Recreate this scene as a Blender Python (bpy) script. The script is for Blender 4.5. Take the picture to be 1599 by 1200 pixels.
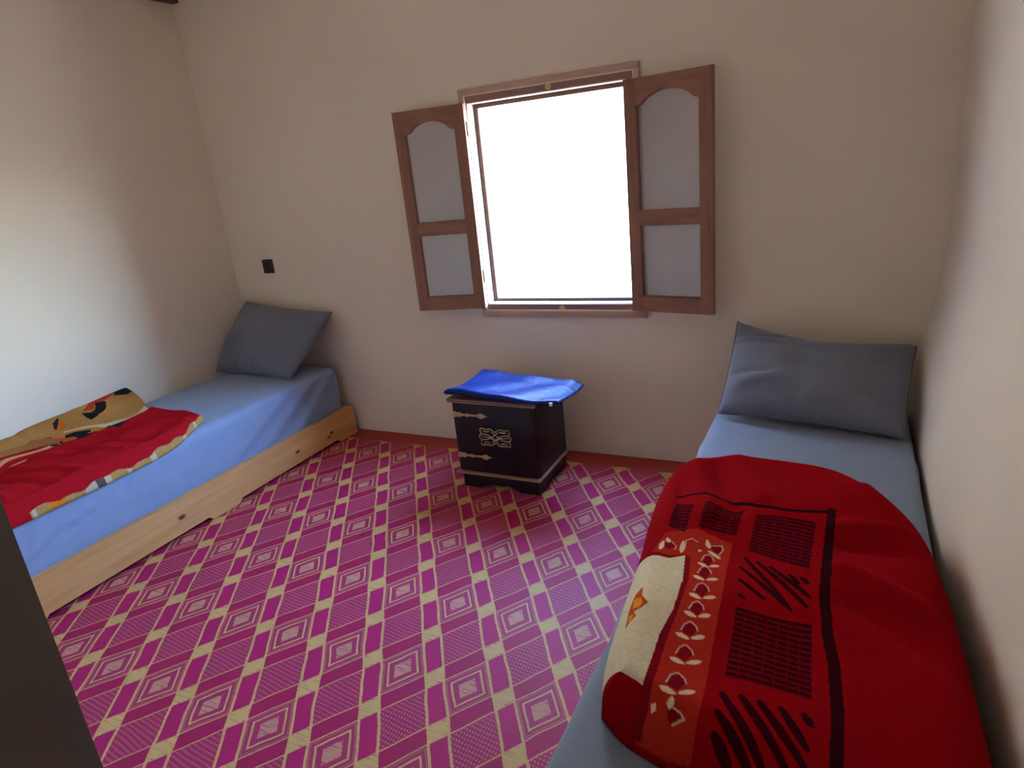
import bpy, bmesh, math, random
import numpy as np
from mathutils import Vector, Matrix, noise

# ------------------------------------------------------------------ scene, camera, light
sc = bpy.context.scene
for o in list(bpy.data.objects): bpy.data.objects.remove(o)
COL = sc.collection
F_PX, YAW, PITCH, ROLL = 1037.61, -0.4831, -0.3182, -0.1046
CAM = Vector((3.5099, -3.0471, 1.5))
fw = Vector((math.sin(YAW)*math.cos(PITCH), math.cos(YAW)*math.cos(PITCH), math.sin(PITCH)))
rt = Vector((math.cos(YAW), -math.sin(YAW), 0)); up = rt.cross(fw)
r2 = rt*math.cos(ROLL) + up*math.sin(ROLL); u2 = up*math.cos(ROLL) - rt*math.sin(ROLL)
cam = bpy.data.objects.new('camera', bpy.data.cameras.new('camera'))
cam.matrix_world = Matrix(((r2.x, u2.x, -fw.x, CAM.x), (r2.y, u2.y, -fw.y, CAM.y), (r2.z, u2.z, -fw.z, CAM.z), (0, 0, 0, 1)))
cam.data.sensor_width = 36; cam.data.lens = F_PX/1599*36; cam.data.clip_start = .02
COL.objects.link(cam); sc.camera = cam

SKY, SUN, SUN_EL, SUN_AZ = 4.9, 42.0, math.radians(50), math.radians(115)   # the sun stands to the right, just behind the house front
w = bpy.data.worlds.new('sky'); sc.world = w; w.use_nodes = True
bg = w.node_tree.nodes['Background']; bg.inputs['Strength'].default_value = SKY
sky = w.node_tree.nodes.new('ShaderNodeTexSky'); sky.sky_type = 'NISHITA'; sky.sun_disc = False
sky.sun_elevation = SUN_EL; sky.sun_rotation = SUN_AZ; sky.dust_density = .6
tint = w.node_tree.nodes.new('ShaderNodeMix'); tint.data_type = 'RGBA'; tint.blend_type = 'MULTIPLY'; tint.inputs[0].default_value = 1; tint.inputs[7].default_value = (.80, .95, 1.10, 1)   # camera white balance on the cool side
w.node_tree.links.new(sky.outputs[0], tint.inputs[6]); w.node_tree.links.new(tint.outputs[2], bg.inputs['Color'])
sun = bpy.data.objects.new('sun', bpy.data.lights.new('sun', 'SUN'))
sun.data.energy = SUN; sun.data.color = (1, .95, .88); sun.data.angle = .009
sd = Vector((math.sin(SUN_AZ)*math.cos(SUN_EL), math.cos(SUN_AZ)*math.cos(SUN_EL), math.sin(SUN_EL)))
sun.rotation_euler = (-sd).to_track_quat('-Z', 'Y').to_euler()
COL.objects.link(sun)
portal = bpy.data.objects.new('window_portal', bpy.data.lights.new('window_portal', 'AREA'))
portal.data.shape = 'RECTANGLE'; portal.data.size = .84; portal.data.size_y = 1.06; portal.data.cycles.is_portal = True
portal.location = (2.22, .19, 1.305); portal.rotation_euler = (math.radians(-90), 0, 0)   # faces into the room
COL.objects.link(portal)
sc.view_settings.view_transform = 'Standard'; sc.view_settings.look = 'None'
sc.view_settings.gamma = 1; sc.view_settings.use_curve_mapping = False
sc.view_settings.exposure = 1.70
sc.cycles.max_bounces = 14; sc.cycles.diffuse_bounces = 8

# ------------------------------------------------------------------ helpers
def tag(o, label=None, cat=None, group=None, kind=None):
    for k, v in (('label', label), ('category', cat), ('group', group), ('kind', kind)):
        if v: o[k] = v
    return o
def empty(name, loc=(0, 0, 0), parent=None):
    o = bpy.data.objects.new(name, None); o.location = loc; o.empty_display_size = .05
    COL.objects.link(o); o.parent = parent
    return o
def obj(name, bm, mat, parent=None, smooth=False, autos=None):
    me = bpy.data.meshes.new(name)
    bmesh.ops.recalc_face_normals(bm, faces=bm.faces); bm.to_mesh(me); bm.free()
    if mat: me.materials.append(mat)
    if smooth: me.polygons.foreach_set('use_smooth', [True]*len(me.polygons))
    if autos is not None:
        me.polygons.foreach_set('use_smooth', [True]*len(me.polygons)); me.set_sharp_from_angle(angle=math.radians(autos))
    o = bpy.data.objects.new(name, me); COL.objects.link(o)
    if parent:
        o.parent = parent
        p = parent; off = Vector((0, 0, 0))
        while p: off += p.location; p = p.parent
        o.location = -off                     # geometry is written in world coordinates
    return o
def box(bm, x0, x1, y0, y1, z0, z1, bev=0, seg=2):
    r = bmesh.ops.create_cube(bm, size=1); vs = r['verts']
    for v in vs: v.co = Vector((x0 + (v.co.x + .5)*(x1 - x0), y0 + (v.co.y + .5)*(y1 - y0), z0 + (v.co.z + .5)*(z1 - z0)))
    if bev:
        es = list({e for v in vs for e in v.link_edges})
        bmesh.ops.bevel(bm, geom=es, offset=bev, segments=seg, affect='EDGES', profile=.5)
def boxobj(name, mat, parent, *a, bev=0, seg=2):
    bm = bmesh.new(); box(bm, *a, bev=bev, seg=seg); return obj(name, bm, mat, parent, autos=40 if bev else None)
def prism(bm, poly, f, t0, t1):
    """poly: 2-D points; f(a, b, t) -> 3-D"""
    A = [bm.verts.new(f(a, b, t0)) for a, b in poly]; B = [bm.verts.new(f(a, b, t1)) for a, b in poly]
    n = len(poly)
    bm.faces.new(A); bm.faces.new(B[::-1])
    for i in range(n): bm.faces.new((A[i], B[i], B[(i+1) % n], A[(i+1) % n]))
def tube(bm, pts, r, n=6, closed=False):
    pts = [Vector(p) for p in pts]; rings = []; m = len(pts)
    for i, p in enumerate(pts):
        a = pts[(i-1) % m] if (closed or i) else p; b = pts[(i+1) % m] if (closed or i < m-1) else p
        d = (b - a).normalized(); s = d.cross(Vector((0, 1, 0)))
        if s.length < 1e-4: s = d.cross(Vector((1, 0, 0)))
        s.normalize(); q = s.cross(d)
        rings.append([bm.verts.new(p + (s*math.cos(t) + q*math.sin(t))*r) for t in [2*math.pi*k/n for k in range(n)]])
    for i in range(m if closed else m-1):
        A, B = rings[i], rings[(i+1) % m]
        for k in range(n): bm.faces.new((A[k], A[(k+1) % n], B[(k+1) % n], B[k]))
    if not closed: bm.faces.new(rings[0][::-1]); bm.faces.new(rings[-1])
def gridmesh(name, P, mat, parent=None, close_z=None, col=None):
    """P (nv,nu,3) array -> smooth mesh; close_z adds an underside"""
    nv, nu = P.shape[:2]; idx = np.arange(nv*nu).reshape(nv, nu)
    F = np.stack([idx[:-1, :-1], idx[:-1, 1:], idx[1:, 1:], idx[1:, :-1]], -1).reshape(-1, 4).tolist()
    V = P.reshape(-1, 3)
    if close_z is not None:
        loop = np.r_[idx[0], idx[1:, -1], idx[-1, :-1][::-1], idx[1:-1, 0][::-1]]
        F.append(loop[::-1].tolist())
    me = bpy.data.meshes.new(name); me.from_pydata(V.tolist(), [], F); me.materials.append(mat)
    me.polygons.foreach_set('use_smooth', [True]*len(me.polygons))
    if col is not None:
        at = me.color_attributes.new('print', 'FLOAT_COLOR', 'POINT')
        at.data.foreach_set('color', np.c_[col.reshape(-1, 3), np.ones(len(V))].astype(np.float32).ravel())
    bm = bmesh.new(); bm.from_mesh(me); bmesh.ops.recalc_face_normals(bm, faces=bm.faces); bm.to_mesh(me); bm.free()
    o = bpy.data.objects.new(name, me); COL.objects.link(o); o.parent = parent
    return o

# ------------------------------------------------------------------ node helpers
class S:
    """a float socket with arithmetic"""
    def __init__(s, nt, v): s.nt, s.v = nt, v
    def op(s, o, *a, clamp=False):
        n = s.nt.nodes.new('ShaderNodeMath'); n.operation = o; n.use_clamp = clamp
        for i, x in enumerate((s,)+a):
            x = x.v if isinstance(x, S) else x
            if isinstance(x, (int, float)): n.inputs[i].default_value = x
            else: s.nt.links.new(x, n.inputs[i])
        return S(s.nt, n.outputs[0])
    def __add__(s, o): return s.op('ADD', o)
    __radd__ = __add__
    def __sub__(s, o): return s.op('SUBTRACT', o)
    def __rsub__(s, o): return S(s.nt, float(o)).op('SUBTRACT', s)
    def __mul__(s, o): return s.op('MULTIPLY', o)
    __rmul__ = __mul__
    def abs(s): return s.op('ABSOLUTE')
    def floor(s): return s.op('FLOOR')
    def lt(s, v): return s.op('LESS_THAN', v)
    def gt(s, v): return s.op('GREATER_THAN', v)
    def sin(s): return s.op('SINE')
    def min(s, o): return s.op('MINIMUM', o)
    def max(s, o): return s.op('MAXIMUM', o)
    def step(s, a, b):
        n = s.nt.nodes.new('ShaderNodeMapRange'); n.clamp = True; n.interpolation_type = 'SMOOTHSTEP'
        s.nt.links.new(s.v, n.inputs[0]); n.inputs[1].default_value = a; n.inputs[2].default_value = b
        return S(s.nt, n.outputs[0])
def mix(nt, fac, a, b):
    n = nt.nodes.new('ShaderNodeMix'); n.data_type = 'RGBA'
    nt.links.new(fac.v if isinstance(fac, S) else fac, n.inputs[0])
    for x, i in ((a, 6), (b, 7)):
        if isinstance(x, tuple): n.inputs[i].default_value = (*x, 1)
        else: nt.links.new(x, n.inputs[i])
    return n.outputs[2]
def newmat(name, color=(.5, .5, .5), rough=.6, spec=.5, metal=0, sheen=0):
    m = bpy.data.materials.new(name); m.use_nodes = True; nt = m.node_tree; b = nt.nodes['Principled BSDF']
    b.inputs['Base Color'].default_value = (*color, 1); b.inputs['Roughness'].default_value = rough
    b.inputs['Specular IOR Level'].default_value = spec; b.inputs['Metallic'].default_value = metal
    if sheen: b.inputs['Sheen Weight'].default_value = sheen; b.inputs['Sheen Roughness'].default_value = .45
    return m, nt, b
def coords(nt, scale=(1, 1, 1)):
    t = nt.nodes.new('ShaderNodeTexCoord'); mp = nt.nodes.new('ShaderNodeMapping'); mp.inputs['Scale'].default_value = scale
    nt.links.new(t.outputs['Object'], mp.inputs[0]); return mp.outputs[0]
def noisetex(nt, vec, scale, detail=3, rough=.5, dist=0):
    n = nt.nodes.new('ShaderNodeTexNoise'); nt.links.new(vec, n.inputs['Vector'])
    n.inputs['Scale'].default_value = scale; n.inputs['Detail'].default_value = detail; n.inputs['Roughness'].default_value = rough; n.inputs['Distortion'].default_value = dist
    return n.outputs['Fac']
def bump(nt, b, h, strength, dist):
    n = nt.nodes.new('ShaderNodeBump'); n.inputs['Strength'].default_value = strength; n.inputs['Distance'].default_value = dist
    nt.links.new(h.v if isinstance(h, S) else h, n.inputs['Height']); nt.links.new(n.outputs[0], b.inputs['Normal'])

# ------------------------------------------------------------------ materials
def m_plaster(name, c):
    m, nt, b = newmat(name, c, .75, .3); v = coords(nt)
    n1 = noisetex(nt, v, 1.6, 3); n2 = noisetex(nt, v, 60, 3)
    nt.links.new(mix(nt, S(nt, n1).step(.3, .7), tuple(x*.95 for x in c), c), b.inputs['Base Color'])
    h = S(nt, noisetex(nt, v, 5, 2))*1.0 + S(nt, n2)*.06
    bump(nt, b, h, .25, .02); return m
PLASTER = m_plaster('cream_plaster', (.80, .715, .59))
REVEAL = m_plaster('white_plaster', (.62, .59, .55))
BLOCK_SLOPE = m_plaster('dark_blocking_slope', (.17, .145, .11))  # kept dark so the added slope sends little light indoors
CEIL = m_plaster('ceiling_plaster', (.82, .73, .60))
CONC = m_plaster('concrete', (.35, .32, .29))
SAND = m_plaster('sand_ground', (.30, .245, .19))
def m_wood(name, c1, c2, axis, rough=.5, scale=14, stretch=.08, knots=(), spec=.4, streak=.6):
    m, nt, b = newmat(name, c1, rough, spec)
    sc_ = [1, 1, 1]; sc_[axis] = stretch; v = coords(nt, tuple(sc_))
    n1 = S(nt, noisetex(nt, v, scale, 4, .6, .4)); n2 = S(nt, noisetex(nt, v, scale*5, 2, .5))
    f = (n1*1.0).step(.35, .68)*streak + n2.step(.4, .75)*(.9-streak)
    col = mix(nt, f, c1, c2)
    if knots:
        t = nt.nodes.new('ShaderNodeTexCoord'); sp = nt.nodes.new('ShaderNodeSeparateXYZ'); nt.links.new(t.outputs['Object'], sp.inputs[0])
        Y, Z = S(nt, sp.outputs[1]), S(nt, sp.outputs[2])
        for ky, kz, r in knots:
            dy, dz = (Y-ky)*.55, Z-kz
            d = (dy*dy+dz*dz).op('SQRT')
            col = mix(nt, 1-d.step(r*.35, r), col, (.12, .035, .01))
    nt.links.new(col, b.inputs['Base Color']); bump(nt, b, f, .15, .003); return m
PINE = m_wood('pine_board', (.68, .38, .15), (.52, .24, .07), 1, .45, 11, .06, knots=[(-1.318, .104, .016), (-.558, .095, .014), (-.271, .091, .013), (-.299, .074, .011)])
PINE2 = m_wood('pine_slat', (.62, .40, .2), (.48, .26, .11), 0, .5, 11, .06)
SASHV = m_wood('sash_wood_upright', (.31, .145, .085), (.20, .085, .05), 2, .5, 16, .07)
SASHH = m_wood('sash_wood_rail', (.31, .145, .085), (.20, .085, .05), 0, .5, 16, .07)
FRAMEH = m_wood('window_frame_wood', (.30, .17, .13), (.23, .12, .09), 0, .5, 16, .07)
CASING = m_wood('casing_wood', (.52, .36, .275), (.45, .30, .225), 0, .55, 9, .3)
OUTER = m_wood('outer_frame_wood', (.14, .065, .04), (.10, .045, .03), 0, .6, 16, .07, spec=.1)
LIT_EDGE = newmat('lit_casing_edge', (.75, .62, .5), .5)[0]  # pale colour stands in for window light on the casing's inner edge
BEAM = m_wood('beam_wood', (.13, .05, .035), (.07, .025, .02), 1, .7, 12, .1)
BRASS = newmat('brass', (.62, .47, .16), .35, .5, .8)[0]
OLDBRASS = newmat('aged_brass', (.50, .38, .20), .45, .5, .6)[0]
LACQ, _nt, _b = newmat('dark_lacquer', (.012, .008, .013), .38, .25)
_n = S(_nt, noisetex(_nt, coords(_nt, (1, 1, .1)), 10, 3)); _nt.links.new(mix(_nt, _n.step(.3, .7), (.010, .007, .013), (.02, .010, .012)), _b.inputs['Base Color'])
EDGE = m_wood('light_edge_wood', (.36, .22, .14), (.26, .14, .085), 0, .5, 20, .2)
TOPLACQ = newmat('worn_lacquer_top', (.16, .09, .085), .35)[0]
SWITCH = newmat('dark_brown_plastic', (.014, .010, .010), .35)[0]
GLASS = bpy.data.materials.new('pane_glass'); GLASS.use_nodes = True
_nt = GLASS.node_tree; _nt.nodes.clear(); _o = _nt.nodes.new('ShaderNodeOutputMaterial'); _t = _nt.nodes.new('ShaderNodeBsdfTransparent'); _g = _nt.nodes.new('ShaderNodeBsdfGlossy'); _m = _nt.nodes.new('ShaderNodeMixShader'); _f = _nt.nodes.new('ShaderNodeFresnel')
_t.inputs[0].default_value = (1, 1, 1, 1); _g.inputs['Roughness'].default_value = .03; _f.inputs[0].default_value = 1.5
_nt.links.new(_f.outputs[0], _m.inputs[0]); _nt.links.new(_t.outputs[0], _m.inputs[1]); _nt.links.new(_g.outputs[0], _m.inputs[2]); _d = _nt.nodes.new('ShaderNodeBsdfDiffuse'); _d.inputs[0].default_value = (.8, .82, .85, 1); _m2 = _nt.nodes.new('ShaderNodeMixShader'); _m2.inputs[0].default_value = .2   # pale diffuse share stands in for room light reflected by the panes
_nt.links.new(_m.outputs[0], _m2.inputs[1]); _nt.links.new(_d.outputs[0], _m2.inputs[2]); _nt.links.new(_m2.outputs[0], _o.inputs[0])
def m_cloth(name, c, rough=.85, sheen=.2, weave=900, bmp=.12):
    m, nt, b = newmat(name, c, rough, .25, 0, sheen); v = coords(nt)
    n = S(nt, noisetex(nt, v, 14, 3)); nt.links.new(mix(nt, n.step(.25, .75), tuple(x*.94 for x in c), c), b.inputs['Base Color'])
    h = n*.6 + S(nt, noisetex(nt, v, weave, 1))*.12
    bump(nt, b, h, bmp, .01); return m
SHEET = m_cloth('blue_sheet', (.24, .31, .465))
SHEET2 = m_cloth('grey_blue_sheet', (.21, .265, .36))
PILLOW = m_cloth('slate_blue_pillowcase', (.165, .18, .235))
def m_print(name):
    m, nt, b = newmat(name, (.5, 0, 0), 1., .02, 0, 0); v = coords(nt)
    a = nt.nodes.new('ShaderNodeAttribute'); a.attribute_name = 'print'
    n = S(nt, noisetex(nt, v, 90, 3)); nt.links.new(mix(nt, n.step(.3, .7)*.12, a.outputs['Color'], (.02, .0, .0)), b.inputs['Base Color'])
    bump(nt, b, n + S(nt, noisetex(nt, v, 500, 1))*.4, .25, .006)
    return m
FLEECE = m_print('printed_fleece')
FOIL, _nt, _b = newmat('blue_plastic_sheet', (.0015, .016, .12), .42, .22)
bump(_nt, _b, noisetex(_nt, coords(_nt), 22, 3), .35, .012)
JAMB = m_plaster('taupe_door_paint', (.13, .115, .105))
WHITE = newmat('white_label', (.8, .8, .8), .6)[0]

# the woven mat: diamond lattice fitted to the mat's own repeat
MAT, nt, b = newmat('woven_straw_mat', (.4, .03, .12), .55, .2)
tc = nt.nodes.new('ShaderNodeTexCoord'); wob = nt.nodes.new('ShaderNodeTexNoise'); wob.inputs['Scale'].default_value = 7; wob.inputs['Detail'].default_value = 2
nt.links.new(tc.outputs['Object'], wob.inputs['Vector'])
sp = nt.nodes.new('ShaderNodeSeparateXYZ'); nt.links.new(tc.outputs['Object'], sp.inputs[0])
sw = nt.nodes.new('ShaderNodeSeparateColor'); nt.links.new(wob.outputs['Color'], sw.inputs[0])
X0, Y0 = S(nt, sp.outputs[0]), S(nt, sp.outputs[1])
X = X0 - .11196 + (S(nt, sw.outputs[0]) - .5)*.016; Y = Y0 + .11998 + (S(nt, sw.outputs[1]) - .5)*.016
s_ = X*4.1394 + Y*2.88946; t_ = X*4.07353 - Y*2.9004
fs = (s_ - (s_+.5).floor()).abs(); ft = (t_ - (t_+.5).floor()).abs()
inS, inT = fs.lt(.14), ft.lt(.14)
mm = (.5 - fs.min(ft))*(1/.36)
par = ((s_.floor() + t_.floor())*.5); par = (par - par.floor()).gt(.25)
fine = S(nt, noisetex(nt, tc.outputs['Object'], 120, 2))
mus = nt.nodes.new('ShaderNodeMapping'); mus.inputs['Rotation'].default_value = (0, 0, math.radians(-55)); mus.inputs['Scale'].default_value = (12, 160, 1)
nt.links.new(tc.outputs['Object'], mus.inputs[0]); streak = S(nt, noisetex(nt, mus.outputs[0], 1, 2))
YEL = (.56, .36, .12); MAG = (.42, .012, .10)
dots = (((s_*2*math.pi*13).sin()*(t_*2*math.pi*11).sin())).gt(.35)
cell_d = mix(nt, dots*.7, (.36, .020, .080), (.56, .18, .17))
ring = ((mm-.65).abs().lt(.045)); inner = mm.lt(.37); ring2 = ((mm-.86).abs().lt(.022))
cell_c = mix(nt, ring2*.5, (.38, .03, .09), (.54, .24, .13)); cell_c = mix(nt, ring, cell_c, (.58, .34, .12)); cell_c = mix(nt, inner*streak.step(.25, .55), cell_c, (.55, .27, .15))
col = mix(nt, par, cell_d, cell_c)
col = mix(nt, inT, col, (.37, .012, .07)); col = mix(nt, inS, col, MAG)
rag = (streak-.5)*.10
sq = (fs+rag*.6).lt(.135)*(ft+rag).lt(.135)
lineS = (fs-.147).abs().lt(.022); lineT = (ft-.147).abs().lt(.013)
col = mix(nt, lineT, col, (.58, .29, .10)); col = mix(nt, lineS, col, (.58, .34, .11)); col = mix(nt, sq, col, YEL)
col = mix(nt, (streak.step(.5, .75)*.35), col, (.30, .02, .075))
bord = (Y0 + (S(nt, sw.outputs[2])-.5)*.02).gt(-.135)
col = mix(nt, bord, col, (.36, .045, .03))
nt.links.new(col, b.inputs['Base Color'])
bump(nt, b, streak*.7 + fine*.3 + dots*.3, .25, .004)

def pip(X, poly):
    q = np.array(poly, float); out = np.zeros(len(X), bool)
    near = np.where((X[:, 0] >= q[:, 0].min()) & (X[:, 0] <= q[:, 0].max()) & (X[:, 1] >= q[:, 1].min()) & (X[:, 1] <= q[:, 1].max()))[0]
    x, y = X[near, 0], X[near, 1]; c = np.zeros(len(near), bool); j = len(poly)-1
    for i in range(len(poly)):
        xi, yi = poly[i]; xj, yj = poly[j]
        c ^= ((yi > y) != (yj > y)) & (x < (xj-xi)*(y-yi)/(yj-yi+1e-15)+xi); j = i
    out[near] = c; return out
def segd(X, a, b_):
    a = np.array(a, float); d = np.array(b_, float)-a; t = np.clip(((X-a)@d)/(d@d+1e-12), 0, 1)
    return np.linalg.norm(X-a-t[:, None]*d, axis=1), t

# ---- blanket outlines, heights and print (metres)
def sstep(a,b,x):
    t=np.clip((x-a)/(b-a),0,1); return t*t*(3-2*t)
def catmull(pts,n):
    pts=np.asarray(pts,float); P=np.vstack([2*pts[0]-pts[1],pts,2*pts[-1]-pts[-2]])
    d=np.r_[0,np.cumsum(np.linalg.norm(np.diff(pts,axis=0),axis=1))]; u=np.linspace(0,d[-1],n)
    i=np.clip(np.searchsorted(d,u,side='right')-1,0,len(pts)-2); t=((u-d[i])/(d[i+1]-d[i]))[:,None]
    p0,p1,p2,p3=P[i],P[i+1],P[i+2],P[i+3]
    return .5*(2*p1+(p2-p0)*t+(2*p0-5*p1+4*p2-p3)*t**2+(3*p1-p0-3*p2+p3)*t**3)
def coons(bot,rgt,top,lft,U,V):
    """bot/top run with u, lft/rgt run with v; U,V 1-D parameters"""
    nu,nv=len(U),len(V)
    B,T=catmull(bot,401),catmull(top,401); L,R=catmull(lft,401),catmull(rgt,401)
    q=np.linspace(0,1,401); f=lambda C,s:np.stack([np.interp(s,q,C[:,k]) for k in range(2)],-1)
    b,t,l,r=f(B,U),f(T,U),f(L,V),f(R,V)
    u=U[None,:,None]; v=V[:,None,None]
    return (1-v)*b[None]+v*t[None]+(1-u)*l[:,None]+u*r[:,None]-((1-u)*(1-v)*b[0]+u*(1-v)*b[-1]+(1-u)*v*t[0]+u*v*t[-1])
def bdist(X,poly):
    """distance of points X (n,2) to a polyline"""
    a=poly[:-1]; d=poly[1:]-a; L2=(d**2).sum(1)+1e-12; out=np.full(len(X),9.)
    for k in range(0,len(X),4000):
        x=X[k:k+4000]; t=np.clip(((x[:,None]-a[None])*d[None]).sum(-1)/L2,0,1)
        out[k:k+4000]=np.sqrt((((x[:,None]-a[None]-t[...,None]*d[None]))**2).sum(-1)).min(1)
    return out
# ---- right blanket (folded fleece)
RB_FAR=[(3.035,-1.10),(3.09,-1.03),(3.21,-.985),(3.38,-.985),(3.54,-1.03),(3.65,-1.14)]
RB_RGT=[(3.65,-1.14),(3.725,-1.30),(3.755,-1.5),(3.768,-1.8),(3.775,-2.27)]
RB_NEAR=[(3.125,-2.085),(3.19,-2.13),(3.3,-2.165),(3.5,-2.24),(3.775,-2.27)]
RB_LFT=[(3.035,-1.10),(3.028,-1.25),(3.04,-1.42),(3.06,-1.58),(3.078,-1.78),(3.098,-1.98),(3.125,-2.085)]
def rb_height(x,y,d):
    H=.108+.012*sstep(-1.5,-2.0,y)
    h=H*np.sqrt(np.clip(1-(1-np.clip(d/.075,0,1))**2,0,1))
    m=sstep(0,.10,d)
    h+=m*(.008*np.sin(9*x+4*y)+.006*np.sin(15*y-7*x+1)+.004*np.sin(23*x+11*y+2))
    # soft folds on the plain red part
    for (x0,y0,x1,y1,a,w) in [(3.54,-1.40,3.75,-1.40,.020,.028),(3.55,-1.47,3.73,-1.49,-.022,.035),(3.54,-1.60,3.76,-1.76,.020,.028),(3.56,-1.72,3.74,-1.86,-.018,.04),(3.6,-1.18,3.73,-1.38,.014,.03),(3.12,-1.10,3.22,-1.42,.016,.028),(3.17,-1.06,3.28,-1.38,-.014,.025),(3.24,-1.06,3.34,-1.3,.010,.03),(3.07,-1.15,3.15,-1.5,-.012,.022)]:
        dx,dy=x1-x0,y1-y0; L=np.hypot(dx,dy); t=np.clip(((x-x0)*dx+(y-y0)*dy)/L**2,0,1)
        dd=np.hypot(x-x0-t*dx,y-y0-t*dy); h+=m*a*np.exp(-(dd/w)**2)
    h-=m*.03*sstep(3.70,3.78,x)
    return .4475+h
# ---- left blanket
LB_FAR=[(.006,-.885),(.12,-.905),(.22,-.945),(.34,-.965),(.55,-.975),(.71,-1.0)]
LB_RGT=[(.71,-1.0),(.755,-1.12),(.785,-1.3),(.795,-1.55),(.795,-1.8),(.79,-2.04)]
LB_NEAR=[(.006,-2.05),(.4,-2.05),(.79,-2.04)]
LB_LFT=[(.006,-.885),(.006,-1.5),(.006,-2.05)]
def lb_red(y): # x of the red layer's inner edge
    return np.interp(-y,[.92,.98,1.05,1.15,1.25,1.35,1.42,1.48,1.55,1.65,2.1],[.20,.27,.31,.31,.285,.265,.25,.235,.21,.18,.1])
def lb_height(x,y,d):
    h=.022+np.interp(-y,[.9,1.2,1.55,2.1],[.080,.066,.046,.03])*np.exp(-(x/.16)**2)
    r=lb_red(y); h=h+.016*sstep(-.015,.03,x-r)+.010*np.exp(-((x-.60)/.10)**2)
    h=h*np.sqrt(np.clip(1-(1-np.clip(d/.022,0,1))**2,0,1))
    h=h-.045*sstep(.735,.795,x)
    m=sstep(0,.05,d)*sstep(.80,.70,x)
    h+=m*(.004*np.sin(34*(x+.12*y))+.003*np.sin(21*x+13*y+1.))
    for (x0,y0,x1,y1,a,w) in [(.45,-1.3,.70,-1.1,.016,.022),(.40,-1.5,.72,-1.30,-.014,.018),(.36,-1.62,.70,-1.42,.014,.02),(.42,-1.72,.74,-1.62,.014,.022),(.3,-1.85,.7,-1.76,-.014,.025),(.35,-1.98,.7,-1.9,.014,.025),(.38,-1.22,.62,-1.05,-.010,.02),(.05,-1.2,.25,-1.15,.01,.03),(.02,-1.5,.28,-1.45,-.008,.025)]:
        dx,dy=x1-x0,y1-y0; L=np.hypot(dx,dy); t=np.clip(((x-x0)*dx+(y-y0)*dy)/L**2,0,1)
        dd=np.hypot(x-x0-t*dx,y-y0-t*dy); h+=m*a*np.exp(-(dd/w)**2)
    return .4475+h
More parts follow.
